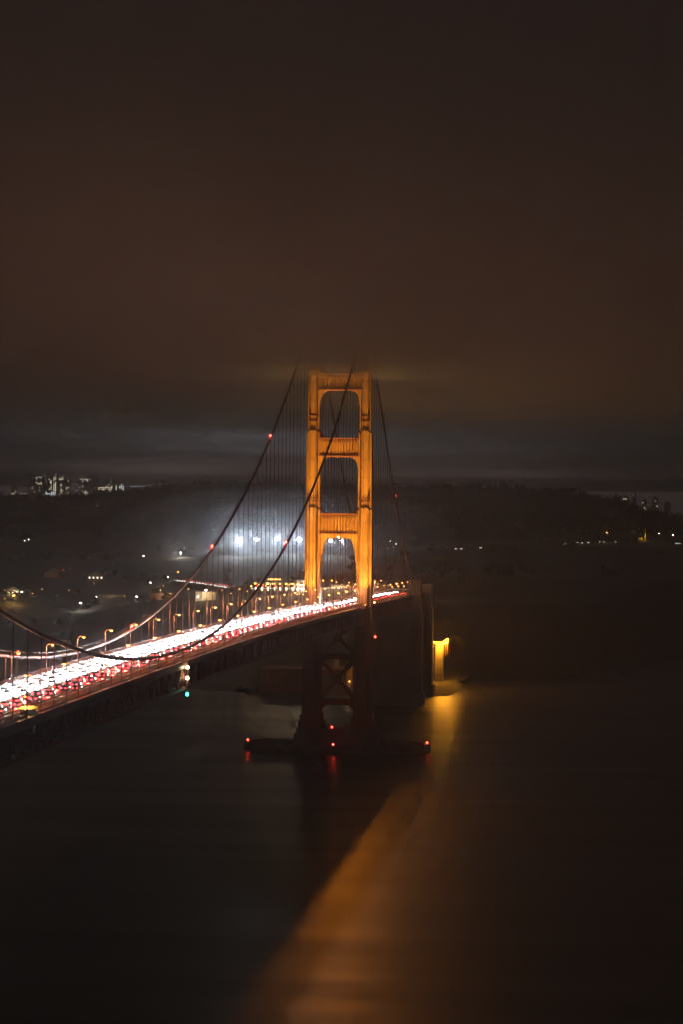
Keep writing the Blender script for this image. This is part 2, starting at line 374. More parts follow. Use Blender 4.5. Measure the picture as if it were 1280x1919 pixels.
# ------------------------------------------------------------------ deck
Y0, Y1 = -330.0, 1085.0
def strip(name, x0, x1, dz, mt, y0=Y0, y1=Y1, step=15.24, th=None, parent=None):
    b = MB(); n = int((y1-y0)/step)+1
    for i in range(n):
        a, c = y0+(y1-y0)*i/n, y0+(y1-y0)*(i+1)/n
        if th is None: b.quad((x0,a,zd(a)+dz),(x1,a,zd(a)+dz),(x1,c,zd(c)+dz),(x0,c,zd(c)+dz))
        else:
            k = len(b.v)
            b.v += [(x0,a,zd(a)+dz-th),(x1,a,zd(a)+dz-th),(x1,a,zd(a)+dz),(x0,a,zd(a)+dz),(x0,c,zd(c)+dz-th),(x1,c,zd(c)+dz-th),(x1,c,zd(c)+dz),(x0,c,zd(c)+dz)]
            b.f += [(k,k+4,k+5,k+1),(k+1,k+5,k+6,k+2),(k+2,k+6,k+7,k+3),(k+3,k+7,k+4,k)]
    return b.build(name, mt, parent)
road = tag(strip('road', -9.45, 9.45, 0, M['asphalt'], th=.35), kind='structure')
b = MB()
for X in (-6.3, -3.15, 3.15, 6.3):
    y = -320
    while y < 640: b.quad((X-.07,y,zd(y)+.004),(X+.07,y,zd(y)+.004),(X+.07,y+3.6,zd(y+3.6)+.004),(X-.07,y+3.6,zd(y+3.6)+.004)); y += 11
tag(b.build('lane_markings', M['linep'], road), kind='stuff')
b = MB()
y = -320
while y < 900:   # the movable median: one row of low barrier units
    b.frustum(-.3+.1,.3+.1,y,y+1.8,zd(y)+.002, -.1+.1,.1+.1,y,y+1.8,zd(y)+.8); y += 1.9
tag(b.build('median_barrier', M['kerb']), 'low pale concrete median barrier between the two traffic directions', 'barrier')
deck = empty('bridge_deck', (0,0,0), 'long dark steel bridge deck with stiffening truss and sidewalks', 'bridge deck')
for s, nm in ((-1,'sidewalk'), (1,'sidewalk')):
    x0, x1 = sorted((s*9.45, s*13.0)); strip(nm, x0, x1, .28, M['kerb'], th=.5, parent=deck)
    x0, x1 = sorted((s*13.0, s*14.6)); strip('edge_girder', x0, x1, .10, M['steel'], th=1.3, parent=deck)
    for (dz, h) in ((-1.3, .9), (-7.6, 1.0)):
        b = MB(); n = 94
        for i in range(n):
            a, c = Y0+(Y1-Y0)*i/n, Y0+(Y1-Y0)*(i+1)/n
            b.bar((s*CX,a,zd(a)+dz-h/2),(s*CX,c,zd(c)+dz-h/2), .9, h)
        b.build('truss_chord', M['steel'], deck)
    b = MB(); y = Y0; k = 0
    while y < 985:
        b.bar((s*CX,y,zd(y)-1.6),(s*CX,y,zd(y)-8.0), .5, .55)
        ya, yb = (y, y+7.62) if k % 2 else (y+7.62, y)
        b.bar((s*CX+.01,ya,zd(ya)-2.0),(s*CX+.01,yb,zd(yb)-8.0), .6, .6)
        y += 7.62; k += 1
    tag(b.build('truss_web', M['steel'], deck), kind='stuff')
    # railing: pickets, rails and posts
    xr = s*13.05
    b = MB(); y = Y0
    while y < Y1:
        z = zd(y)+.28; b.bar((xr,y,z),(xr,y,z+1.25),.14,.14); y += 3.81
    tag(b.build('railing_post', M['paint_dark'], deck), kind='stuff')
    b = MB(); n = 190
    for i in range(n):
        a, c = Y0+(Y1-Y0)*i/n, Y0+(Y1-Y0)*(i+1)/n
        for dz in (1.5, .42): b.bar((xr,a,zd(a)+dz),(xr,c,zd(c)+dz), .16, .1)
        b.bar((s*9.8,a,zd(a)+.28+.75),(s*9.8,c,zd(c)+.28+.75), .12, .3)     # guard rail beside the lanes
    b.build('hand_rail', M['paint_dark'], deck)
    b = MB(); y = Y0
    while y < 700:
        z = zd(y)+.42; b.bar((xr,y,z),(xr,y,z+1.05),.045,.05); y += .42 if y > -260 else 1
    tag(b.build('picket', M['paint_dark'], deck), kind='stuff')
b = MB(); y = Y0
while y < 1080:
    b.bar((-CX,y,zd(y)-1.2),(CX,y,zd(y)-1.2),.5,1.6); b.bar((-CX,y,zd(y)-8.1),(CX,y,zd(y)-8.1),.5,.5)
    if y < 960: b.bar((-CX,y,zd(y)-8.1),(CX,y+15.24,zd(y+15.24)-8.1),.5,.5); b.bar((CX,y,zd(y)-8.15),(-CX,y+15.24,zd(y+15.24)-8.15),.5,.5)
    y += 15.24
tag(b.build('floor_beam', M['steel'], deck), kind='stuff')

# ------------------------------------------------------------------ cables
rp = MB()
for dy in (-.32, .32): rp.tube([(0,dy,0),(0,dy,1)], .085, 5)
rope_me = rp.mesh('suspender', M['rope'])
bd = MB(); bd.tube([(0,-.45,0),(0,.45,0)], .56, 8); band_me = bd.mesh('cable_band', M['paint_dark'])
for s, lb in ((1, 'nearer main cable sweeping in front of the tower with its suspender ropes'), (-1, 'farther main cable with its suspender ropes behind the roadway')):
    root = empty('main_cable', (s*CX,0,0), lb, 'cable')
    ptsA = [(0, y, zc(y)) for y in [-330+970*i/90 for i in range(91)]]
    b = MB(); b.tube(ptsA, .47, 10); b.build('cable_strand', M['rope'], root, smooth=True)
    b = MB(); b.tube([(0, TW+343*i/30, zc(TW+343*i/30)) for i in range(31)], .47, 10); b.build('cable_strand', M['rope'], root, smooth=True)
    for dx in (-.55, .55):
        b = MB(); b.tube([(dx, y, z+1.25) for (_, y, z) in ptsA], .03, 4); b.build('hand_rope', M['rope'], root)
    y = -320.04
    while y < 975:
        if abs(y-TW) > 9:
            z0, z1 = zd(y)-1.0, zc(y)
            if z1 - z0 > .5:
                inst('suspender', rope_me, root, (0, y, z0), (1, 1, z1-z0))
            dzdy = (zc(y+1)-zc(y-1))/2
            o = inst('cable_band', band_me, root, (0, y, zc(y))); o.rotation_euler.x = math.atan(dzdy)
        y += 15.24

# ------------------------------------------------------------------ street lamps of the bridge
def lamp_proto():
    root = empty('street_lamp', (0,0,0))
    b = MB(); b.bbox(0,0,.35,.55,.55,.7); b.bbox(0,0,.8,.4,.4,.2); b.build('base', M['pole'], root)
    b = MB(); b.tube([(0,0,.9),(0,0,4),(0,0,7.3)], .17, 8, r2=.10); b.build('post', M['pole'], root)
    b = MB(); b.tube([(0,0,7.2),(.12,0,7.75),(.5,0,8.1),(1.1,0,8.2),(1.7,0,8.15)], .075, 6); b.build('arm', M['pole'], root)
    b = MB(); b.frustum(1.25,2.35,-.3,.3,8.08,1.5,2.1,-.16,.16,8.38); b.build('head', M['pole'], root)
    b = MB(); b.lathe(1.8,0,[(.22,7.72),(.42,7.82),(.5,7.95),(.5,8.075)],10,1.0,.62); b.build('lens', M['sodium'], root, smooth=True)
    return root
lp = lamp_proto(); first = True
LP = 5200
for s, nm in ((-1, 'far'), (1, 'near')):
    ys_ = [-108+45.6*i for i in range(26)] if s < 0 else [-197+45.6*i for i in range(28)]
    for i, y in enumerate(ys_):
        if abs(y-TW) < 12 or y > 1075: continue
        o = lp if first else copy_tree(lp); first = False
        o.location = (s*11.9, y, zd(y)+.28); o.rotation_euler.z = math.pi if s > 0 else 0
        tag(o, 'amber street lamp on the %s sidewalk of the bridge, %s from the left' % (nm, ORD[i]), 'street lamp', 'street lamps along the bridge')
        light('lamp_light', 'POINT', LP*.45, AMBER, o, (1.8,0,7.35), size=.3)

# ------------------------------------------------------------------ cars
def car_meshes(body_mat):
    b = MB()
    b.frustum(-.88,.88,-2.2,2.2,.28, -.92,.92,-2.25,2.25,.55); b.frustum(-.92,.92,-2.25,2.25,.55, -.80,.80,-2.15,2.15,.92)
    b.frustum(-.80,.80,-1.95,.95,.92, -.62,.62,-1.35,.25,1.42)
    body = b.mesh('car_body', body_mat)
    return body
b = MB(); b.frustum(-.815,.815,-1.72,.72,.96, -.65,.65,-1.28,.2,1.34); b.frustum(-.6,.6,-1.93,.93,.97,-.5,.5,-1.40,.30,1.36); glass_me = b.mesh('car_window', M['glass'])
b = MB(); b.tube([(-.1,0,0),(.1,0,0)], .32, 10); wheel_me = b.mesh('wheel', M['tyre'])
b = MB(); b.bbox(0,0,0,.56,.12,.32); hl_me = b.mesh('headlight', M['head']); 
b = MB(); b.bbox(0,0,0,.56,.08,.26); tl_me = b.mesh('tail_light', M['tail'])
BODY = [car_meshes(mat('car_paint_'+n_, c_, rough=.3)) for n_, c_ in (('silver',(.45,.45,.46)),('black',(.02,.02,.022)),('white',(.7,.7,.69)),('blue',(.04,.07,.16)),('red',(.30,.03,.025)),('grey',(.14,.14,.15)))]
def car(x, y, z, north, label, group, lit=True, rnd=random):
    o = empty('car', (x, y, z), label, 'car', group, rz=math.pi if north else 0)     # the car's nose is +y before turning
    inst('car_body', rnd.choice(BODY if not north else [BODY[0], BODY[2], BODY[2], BODY[5]]), o); inst('car_window', glass_me, o)
    for sx in (-1, 1):
        for sy in (-1.35, 1.4): inst('wheel', wheel_me, o, (sx*.80, sy, .32))
        inst('headlight', hl_me, o, (sx*.62, 2.235, .68)); inst('tail_light', tl_me, o, (sx*.66, -2.235, .74))
    return o
random.seed(11)
cars = []
for li, X in enumerate((-8.0, -4.9, -1.7)):
    y = -150 + li*4.1
    while y < 1070:
        cars.append((X+random.uniform(-.2,.2), y, True, li)); y += (random.uniform(11.5, 15) if li < 2 else random.uniform(24, 48))
for li, X in enumerate((2.3, 5.3, 8.0)):
    y = -255 + li*4
    while y < 1070:
        cars.append((X+random.uniform(-.2,.2), y, False, li)); y += (random.uniform(10, 15), random.uniform(13, 21), random.uniform(60, 140))[li]
cars.sort(key=lambda c: c[1])
lanes_n = ('far', 'middle', 'nearest'); 
near_cars, far_cars = cars[:300], cars[300:]; near_obj = {}
for k, (X, y, north, li) in enumerate(near_cars):
    if north: lb = 'car with white headlights in the %s lane of oncoming traffic on the bridge' % lanes_n[li]; g = 'cars driving towards the camera'
    else: lb = 'car with red tail lights in the %s lane leaving along the bridge' % ('inner', 'middle', 'outer')[li]; g = 'cars driving away along the bridge'
    near_obj[k] = car(X, y, zd(y), north, lb, g)
b = {True: MB(), False: MB()}; bs = MB()
for (X, y, north, li) in far_cars:
    z = zd(y); bs.frustum(X-.9,X+.9,y-2.2,y+2.2,z+.3,X-.8,X+.8,y-2.1,y+2.1,z+.95); bs.frustum(X-.8,X+.8,y-1.5,y+1.5,z+.95,X-.62,X+.62,y-.9,y+.9,z+1.42)
    for sx in (-.62, .62): b[north].bbox(X+sx, y-2.28, z+.75, .5, .10, .28)
ft = tag(bs.build('distant_traffic', M['metal']), 'far cars merging into one stream of lights near the tower', 'traffic', kind='stuff')
tag(b[True].build('distant_headlights', M['head'], ft), kind='stuff'); tag(b[False].build('distant_tail_lights', M['tail'], ft), kind='stuff')
HLP = 105000
def car_light(k, name, pw, colr, pos, aim, cone, blend):
    l = light(name, 'SPOT', pw, colr, None, pos, aim, .35, cone, blend)
    o = near_obj.get(k)
    if o is None: l.parent = ft
    else:
        l.parent = o; l.matrix_parent_inverse = (Matrix.Translation(o.location) @ Matrix.Rotation(o.rotation_euler.z, 4, 'Z')).inverted()
for k, (X, y, north, li) in enumerate(cars):        # dipped headlights on the road ahead, tail lights on the road behind
    if north and y < 690: car_light(k, 'headlight_beam', HLP, WHITE, (X, y-2.4, zd(y)+.8), (0,-1,-.31), 45, .5)
    elif north and k % 2: car_light(k, 'headlight_beam', HLP*1.7, WHITE, (X, y-2.4, zd(y)+.8), (0,-1,-.21), 31, .5)
    elif not north and li < 2 and y < 620 and k % 2: car_light(k, 'tail_light_glow', 6000, RED, (X, y-2.45, zd(y)+.8), (0,-1,-.8), 74, .5)

# ------------------------------------------------------------------ beacons, floodlights
def beacon(loc, label, power=220, r=.42, lens='redb'):
    o = empty('aviation_beacon', loc, label, 'beacon', 'red warning lights')
    b = MB(); b.bbox(0,0,.25,.35,.35,.5); b.build('bracket', M['metal'], o)
    b = MB(); b.lathe(0,0,[(r*.6,.5),(r,.65),(r,1.0),(r*.5,1.25)],10); b.build('lens', M[lens], o, smooth=True)
    light('beacon_light', 'POINT', power, RED, o, (0,0,1.9), size=.3)
    return o
for (s, y, lb) in ((-1, 456, 'red beacon high on the far cable left of the tower'), (-1, 272, 'red beacon halfway up the far cable'), (-1, 88, 'red beacon low on the far cable above a street lamp'),
                   (-1, -91, 'red beacon on the far cable at the left edge of the picture'), (1, 281, 'red beacon on the near cable left of the tower leg'), (1, 835, 'red beacon on the back stay cable right of the tower')):
    beacon((s*CX, y, zc(y)+.3), lb, 160)
beacon((-13.4, TW, 227.4), 'red beacon on top of the tower glimmering through the fog', 500, .8, 'redtop')
for (x, y, z, lb) in ((-46, TW, 4.1, 'red light on the left tip of the oval fender'), (46, TW, 4.1, 'red light on the right tip of the oval fender'), (0, TW-23.6, 4.3, 'red light at the middle of the fender front'), (-2, TW-10, 12.1, 'red light on top of the pier between the tower legs')):
    beacon((x, y, z), lb, 110, .35)
FL = 0
def floodlight(loc, target, power, label, cone=40, color=FLOODC, blend=.6, size=.4):
    o = empty('floodlight', loc, label, 'floodlight', 'floodlights of the bridge tower')
    d = (Vector(target)-Vector(loc)).normalized()
    b = MB(); b.bbox(0,0,-.25,.3,.3,.5); b.build('bracket', M['metal'], o)
    b = MB(); b.tube([d*-.1+Vector((0,0,.25)), d*.6+Vector((0,0,.25))], .38, 10, r2=.5); b.build('housing', M['metal'], o)
    b = MB(); b.tube([d*.605+Vector((0,0,.25)), d*.63+Vector((0,0,.25))], .44, 10); b.build('lens', M['flood'], o)
    light('flood_beam', 'SPOT', power, color, o, d*1.1+Vector((0,0,.25)), d, size, cone, blend)
    return o
PW = 150000
for s, nm in ((-1, 'far'), (1, 'near')):
    x = s*16.6
    bk = MB(); bk.bbox(s*15.6, TW-29, zd(TW-29)-.4, 2.6, 12, .3)
    tag(bk.build('lamp_bracket', M['steel']), 'outboard steel shelf for floodlights on the %s deck edge' % nm, 'bracket')
    zf = zd(TW-29)+.25
    floodlight((x, TW-24, zf), (s*13.2, TW-6, 100), PW*.62, 'floodlight on the %s deck edge aimed at the lower tower leg' % nm, 70)
    floodlight((x, TW-27, zf), (s*12.6, TW-6, 128), PW*.9, 'floodlight on the %s deck edge aimed at the middle of the tower leg' % nm, 46)
    floodlight((x, TW-30, zf), (s*12.0, TW-5, 158), PW*1.3, 'floodlight on the %s deck edge aimed at the upper tower leg' % nm, 32)
    floodlight((x, TW-33, zf), (s*11.5, TW-6, 190), PW*2.6, 'floodlight on the %s deck edge aimed at the foggy tower top' % nm, 32)
    floodlight((s*10.6, TW-15, zd(TW-15)+.8), (-s*1.5, TW-4, 116), PW*.32, 'floodlight on the %s sidewalk aimed across the lowest strut' % nm, 60)
    floodlight((s*10.6, TW-17.5, zd(TW-17)+.8), (-s*1, TW-4, 155), PW*.55, 'floodlight on the %s sidewalk aimed at the middle strut' % nm, 34)
    floodlight((s*16.4, TW+26, zd(TW+26)+.6), (s*14, TW+6, 135), PW*.5, 'floodlight behind the tower on the %s deck edge aimed up its back' % nm, 50)
floodlight((0, TW-5.6, 108.6), (60, 300, 0), 150000, 'floodlight under the lowest strut aimed down at the water', 48, (1,.27,.008), .9, 1.4)

# ------------------------------------------------------------------ pylons, arch and fort at the south end
def pylon(Y, w0, zt, label):
    o = empty('concrete_pylon', (0,Y,0), label, 'pylon', 'concrete pylons at the south end')
    for s in (-1, 1):
        b = MB()
        b.bbox(s*14.4, 0, 28, w0, 15, 62); b.bbox(s*14.4, 0, 31, w0*.84, 16.4, 61); b.bbox(s*14.6, 0, (zt+40)/2, w0*.78, 12.5, zt-40)
        b.bbox(s*14.6, 0, (zt+43)/2+.6, w0*.56, 13.6, zt-43)
        sh = b.build('shaft', M['concrete'], o)
        for k in range(4):
            q = MB(); q.bbox(s*14.4 + (k-1.5)*w0*.2, -8.3, 34, .55, .5, 50); q.build('flute', M['concrete'], sh)
        q = MB(); q.bbox(s*14.6, 0, zt+.3, w0*.7, 13, .7); q.build('cap', M['concrete'], sh)
        q = MB(); q.bbox(s*14.4, 0, 2, w0+2.4, 19, 12); q.build('plinth', M['concrete'], sh)
    b = MB(); b.box(-9.8, 9.8, -4, 4, -3, 58); b.build('cross_wall', M['concrete'], o)
    return o
pylon(990, 10.6, 78.0, 'dark fluted concrete pylon carrying the deck, nearer of two')
pylon(1081, 11.6, 73.0, 'concrete pylon behind, farther of two, beside the amber lit buttress')
arch = empty('steel_arch', (0,1035,0), 'steel arch between the two concrete pylons above the fort', 'arch')
for s in (-1, 1):
    b = MB(); pts = [(s*11, -38+76*i/16, 22+36*(1-((i-8)/8)**2)) for i in range(17)]
    for p_, q_ in zip(pts[:-1], pts[1:]): b.bar(p_, q_, 1.2, 1.8)
    b.build('arch_rib', M['steel'], arch)
    b = MB()
    for p_ in pts[1:-1:2]: b.bar(p_, (p_[0], p_[1], 60.5), .7, .7)
    tag(b.build('spandrel_column', M['steel'], arch), kind='stuff')
fort = empty('brick_fort', (-66,1096,0), 'low dark brick fort beside the water under the bridge', 'fort')
b = MB(); b.box(-28, 30, -18, 22, -2, 15.4); b.build('fort_wall', M['brick'], fort)
b = MB(); b.box(-28.6, 30.6, -18.6, 22.6, 15.4, 16.6); b.build('parapet', M['brick'], fort)
b = MB(); b.bbox(0,0,0,1.6,.5,2.2); me = b.mesh('embrasure', M['roof'])
for k in range(11):
    for z in (5.2, 10.6): inst('embrasure', me, fort, (-25+5*k, -18.05, z))
b = MB(); b.lathe(20,10,[(1.8,16.6),(1.5,22),(1.9,22.2),(1.9,22.6),(1.3,22.8),(1.3,24.6),(.2,25.6)],10); b.build('lighthouse', M['white'], fort)

o = empty('fort_lamp', (-33,1066,1.0), 'amber lamp post in front of the brick fort under the bridge', 'lamp')
b = MB(); b.tube([(0,0,0),(0,0,9)], .15, 6); b.build('post', M['metal'], o)
b = MB(); b.lathe(0,-.2,[(.1,8.5),(.25,8.7),(.25,9.0),(.1,9.2)],8); b.build('lens', M['sodium'], o)
light('lamp_light', 'POINT', 900, (1,.6,.28), o, (0,-.8,8.4), size=.3)

# amber lit buttress on the seawall right of the pylons
bx = at(824, 1278, 1165)
G0 = 5.0
bt = empty('concrete_buttress', (bx.x, 1165, G0), 'tall concrete buttress lit amber by lamps on its top ledge', 'buttress')
b = MB(); b.frustum(-3.0,3.0,-3,5,0,-2.3,2.3,-2.4,4,26); b.build('pillar', M['concrete'], bt)
for k in range(5):
    q = MB(); zz = 4.2+4.6*k; q.bbox(0,.9,zz,5.8-zz*.05,8.0-zz*.06,.18); q.build('pour_joint', M['pier'], bt)
b = MB(); b.box(-9,6.0,-1.5,5.2,26,27); b.build('ledge', M['concrete'], bt)
b = MB(); b.box(-9.2,-4.2,1,6,-3,26); b.build('side_wall', M['concrete'], bt)
for (x, z, lb) in ((-7.6,25.6,'lowest left'),(-5.6,27.4,'left'),(2.9,27.3,'centre right'),(4.2,28.3,'right'),(5.6,29.2,'rightmost')):
    o = empty('wall_lamp', (bx.x+x, 1162.0, G0+z-7), lb.capitalize()+' amber lamp on a post along the lit buttress', 'lamp', 'lamps of the lit buttress')
    b = MB(); b.tube([(0,0,-4),(0,0,6.6)], .16, 6); b.build('post', M['pole'], o)
    b = MB(); b.lathe(0,-.3,[(.25,6.3),(.6,6.5),(.6,6.9),(.3,7.1)],8); b.build('lens', M['sodium_far'], o)
    light('lamp_light', 'POINT', 24000, (1,.38,.02), o, (0,-1.4,6.4), size=.4)
sw = MB()
pa = [at(800,1296,1120), at(838,1290,1150), at(866,1281,1205), at(880,1273,1262)]
pa = [Vector((p_.x, p_.y, 0)) for p_ in pa]
for i in range(3): sw.bar((pa[i].x,pa[i].y,1.2),(pa[i+1].x,pa[i+1].y,1.2+.2*i), 3.0, 5.0)
tag(sw.build('seawall', M['pier']), 'dark low seawall curving along the amber lit water', 'seawall')

# lamp that lights the seawall and the water from the shore road
def ground_at(u, v, h=0.0, y0=1075, y1=4300):
    """walk along the sight line until it is h above the land"""
    Y = y0
    while Y < y1:
        p_ = at(u, v, Y)
        if p_.z - h <= hland(p_.x, p_.y): return p_
        Y += 6
    return at(u, v, y1)

LAMP_G = {}
def post_lamp(u, v, h, lens, color, power, label, group='lamps on the land behind the bridge', r=.45, arm=True, name='lamp_post', y0=1075):
    p_ = ground_at(u, v, h, y0=y0)
    g = hland(p_.x, p_.y)
    o = empty(name, (p_.x, p_.y, g-.3), label, 'lamp', group)
    H = p_.z - g + .3
    b = MB(); b.tube([(.9 if arm else 0,0,0),(.9 if arm else 0,0,H+.2)], .16, 6, r2=.09); b.build('post', M['metal'], o)
    if arm: b = MB(); b.tube([(.9,0,H+.15),(.5,0,H+.5),(0,0,H+.45)], .08, 5); b.build('arm', M['metal'], o)
    b = MB(); b.lathe(0,0,[(r*.5,H-.5*r),(r,H-.2*r),(r,H+.3*r),(r*.4,H+.6*r)],8); b.build('lens', lens, o)
    if power: light('lamp_light', 'POINT', power, color, o, (0,-r-.5,H-.3), size=.4)
    return o
# right-hand coast road
for (u, v, h, pw, lb) in ((1138,998,12,2600,'brightest yellow lamp on the dark coast road at right'),(1188,996,12,700,'slim lamp post left of the lit mast on the coast road'),(1236,1000,11,350,'lamp post right of the lit mast on the coast road'),(1262,1003,11,300,'rightmost lamp post on the dark coast road')):
    post_lamp(u, v, h, M['sodium_far'] if pw > 500 else M['whitel'], (1,.75,.25), pw, lb, 'lamps along the coast road', r=.7 if pw > 2000 else .35)
p_ = ground_at(1210, 1012, 0); g = hland(p_.x, p_.y)
o = empty('lit_mast', (p_.x,p_.y,g-.5), 'yellow lit mast with a low lit shed on the coast road', 'mast')
b = MB(); b.bar((0,0,0),(0,0,12),.7,.7); b.bar((.2,0,12),(.2,0,13.5),1.2,.5); b.build('mast_pole', M['yroof'], o)
b = MB(); b.box(-8,-3,0,3,0,2.6); b.box(-8.4,-2.6,-.3,3.3,2.6,2.9); b.build('shed', M['yroof'], o)
light('mast_light', 'POINT', 900, (1,.7,.2), o, (-1.5,-3,4), size=.4)
b = MB(); b.bbox(0,0,0,.5,.12,.28); hl_far_me = b.mesh('headlight_far', M['head_far'])
CARS_R = [(1083,1016),(1092,1017),(1104,1016),(1126,1015),(1133,1015),(1155,1015),(855,1029),(866,1028),(902,1026),(1268,1018),(1275,1018),(1060,1018)]
for k, (u, v) in enumerate(CARS_R):
    p_ = ground_at(u, v, 1.2); g = hland(p_.x, p_.y)
    o = car(p_.x, p_.y, g+.1, True, '%s pair of white car lights from the left on the far coast road' % ORD[k].capitalize(), 'cars on the coast road')
    o.rotation_euler.z = math.pi + random.uniform(-.3,.3)
    for c_ in o.children:
        if c_.name.startswith('headlight'): c_.data = hl_far_me

# stadium floodlights and the pale hall
for k, (u, v, r, pw) in enumerate(((445,1012,1.7,260000),(480,1011,1.0,90000),(518,1009,1.6,240000),(560,1010,1.9,300000),(619,1013,1.3,120000),(642,1013,1.1,60000))):
    p_ = ground_at(u, v, 17); g = hland(p_.x, p_.y); H = p_.z-g
    o = empty('stadium_light', (p_.x,p_.y,g-.5), '%s glaring white sports field light from the left' % ORD[k].capitalize(), 'stadium light', 'white sports field lights on the hillside')
    b = MB(); b.tube([(0,0,0),(0,0,H+1)], .3, 6, r2=.18); b.build('mast', M['metal'], o)
    b = MB(); b.box(-r*1.3,r*1.3,.2,.5,H-.9*r,H+1.1*r); b.build('lamp_rack', M['metal'], o)
    b = MB(); b.lathe(0,0,[(r*.5,H-r*.9),(r*.95,H-r*.4),(r,H),(r*.95,H+r*.4),(r*.5,H+r*.9)],10,1,.3); b.build('lens', M['stadium'], o)
    light('stadium_beam', 'POINT', pw*.21, (.70,.83,1), o, (0,-r*.3-1.2,H), size=.8)
p_ = ground_at(337, 1034, 0); g = hland(p_.x, p_.y)
o = empty('gabled_hall', (p_.x,p_.y,g-1.5), 'pale gabled hall on the dark hillside beside a white lamp', 'building', rz=.25)
b = MB(); b.prism([(-9,0),(9,0),(9,7),(0,11.5),(-9,7)], 0, 22); b.build('wall', M['white'], o)
b = MB(); b.prism([(-9.6,6.9),(-9.4,7.3),(0,12.1),(9.4,7.3),(9.6,6.9),(0,11.6)][::-1], -.6, 22.6); b.build('roof', M['white'], o)
b = MB(); b.box(9.05,16,0,14,0,6); b.build('side_annex', M['facade'], o)
b = MB(); b.box(-2,2,-.15,0,0,4.2); b.build('door', M['roof'], o)
post_lamp(338, 1036, 5, M['whitel'], (1,.96,.9), 9000, 'small white lamp in front of the pale gabled hall', r=.7, arm=False)

# approach road behind the tower and the toll plaza
AP = [(0,1085,zd(1085)),(-6,1180,66.2),(-34,1290,63.5),(-84,1400,60),(-140,1560,54.5),(-186,1750,48.5),(-215,1880,45.5),(-262,2010,45.8),(-335,2130,47.5),(-430,2210,48)]
def apt(t_):
    t_ = max(0, min(len(AP)-1.001, t_)); i = int(t_); f = t_-i
    P = [Vector(AP[max(0,min(len(AP)-1,i+k))]) for k in (-1,0,1,2)]
    return .5*((2*P[1]) + (P[2]-P[0])*f + (2*P[0]-5*P[1]+4*P[2]-P[3])*f*f + (3*P[1]-P[0]-3*P[2]+P[3])*f**3)
b = MB(); n = 90; rows = []
for i in range(n+1):
    t_ = (len(AP)-1.01)*i/n; c = apt(t_); d = (apt(t_+.02)-apt(t_-.02)); d.z = 0; d.normalize(); s_ = Vector((d.y,-d.x,0))
    rows.append((c, s_, d))
for (c, s_, d), (c2, s2, d2) in zip(rows[:-1], rows[1:]):
    q = [c+s_*10, c2+s2*10, c2-s2*10, c-s_*10]
    b.quad(*q[::-1])
    for sg in (1, -1):
        a1, a2 = c+s_*10*sg, c2+s2*10*sg; dn = Vector((0,0,14)); up_ = Vector((0,0,.9))
        e = [a1-dn, a2-dn, a2+up_, a1+up_]; b.quad(*(e if sg > 0 else e[::-1]))
tag(b.build('approach_road', M['asphalt']), kind='structure')
bh, bt_, bb_ = MB(), MB(), MB()
random.seed(5)
for k in range(150):
    t_ = 2.6 + 6.2*k/150 + random.uniform(-.015,.015); c = apt(t_); d = apt(t_+.02)-apt(t_-.02); d.z = 0; d.normalize(); s_ = Vector((d.y,-d.x,0))
    for lane, m_, far in ((-7, bh, 0), (-4, bh, 0), (4.5, bt_, 1), (7.5, bt_, 1)):
        if random.random() < .25: continue
        c0 = c + s_*lane + d*random.uniform(-3,3)
        bb_.bbox(c0.x, c0.y, c0.z+.8, 1.7, 3.4, 1.1)
        for sx in (-.6,.6): m_.bbox(c0.x+s_.x*sx-d.x*2.2, c0.y+s_.y*sx-d.y*2.2, c0.z+.95, .55, .5, .4)
o = tag(bb_.build('approach_traffic', M['metal']), 'stream of distant cars on the curving approach road behind the bridge', 'traffic', kind='stuff')
tag(bh.build('approach_headlights', M['head_far'], o), kind='stuff'); tag(bt_.build('approach_tail_lights', M['tail_far'], o), kind='stuff')
for k in range(9):
    c = apt(4.6+.5*k); light('approach_headlight_beam', 'POINT', 900, WHITE, None, (c.x, c.y-2, c.z+1.6), size=.4)

tp = at(532, 1108, 1385); pg = tp.z
plz = empty('toll_plaza', (tp.x, 1385, pg), 'toll plaza canopy with rows of amber and red lights left of the tower', 'toll plaza')
b = MB(); b.box(-24,17,-1,7,5.4,6.4); b.build('canopy', M['roof'], plz)
for k in range(9):
    x = -22+4.7*k
    q = MB(); q.box(x-.7,x+.7,0,5,0,3.2); bo = q.build('toll_booth', M['white'], plz)
    q = MB(); q.box(x-.55,x+.55,-.06,0,1.2,2.6); q.build('booth_window', M['window'], bo)
    q = MB(); q.bar((x+1.6,2,0),(x+1.6,2,5.4),.3,.3); q.build('canopy_post', M['metal'], plz)
    q = MB(); q.box(x-1.1,x+.9,-1.3,-1.02,5.0,6.3); q.build('lane_sign', M['plazal'], plz)
    q = MB(); q.bbox(x+1.2,-1.15,3.7+.5*(k % 2),.5,.25,.5); q.build('lane_signal', M['redsign'], plz)
b = MB(); b.box(-13,-3.5,2,5,8.4,9.4); b.build('roof_sign', M['plazal'], plz)
light('plaza_light', 'POINT', 9000, (1,.7,.35), plz, (-12,-6,4.5), size=1); light('plaza_light', 'POINT', 9000, (1,.7,.35), plz, (8,-6,4.5), size=1)
pb = at(577, 1106, 1400)
o = empty('plaza_building', (pb.x,1400,pb.z-2), 'brightly lit pale building at the toll plaza beside the tower leg', 'building')
b = MB(); b.box(-10,8,0,10,0,9.4); b.build('wall', M['white'], o)
b = MB(); b.box(-10.5,8.5,-.5,10.5,9.4,10.1); b.build('roof', M['roof'], o)
b = MB(); b.bbox(0,0,0,1.5,.2,1.5); wme = b.mesh('window', M['window_cool'])
for k in range(7):
    for z in (2.6, 6.6): inst('window', wme, o, (-8.7+2.5*k, -.05, z))
light('building_light', 'POINT', 6000, (1,.85,.6), o, (0,-7,6), size=1)
pb = at(640, 1106, 1420)
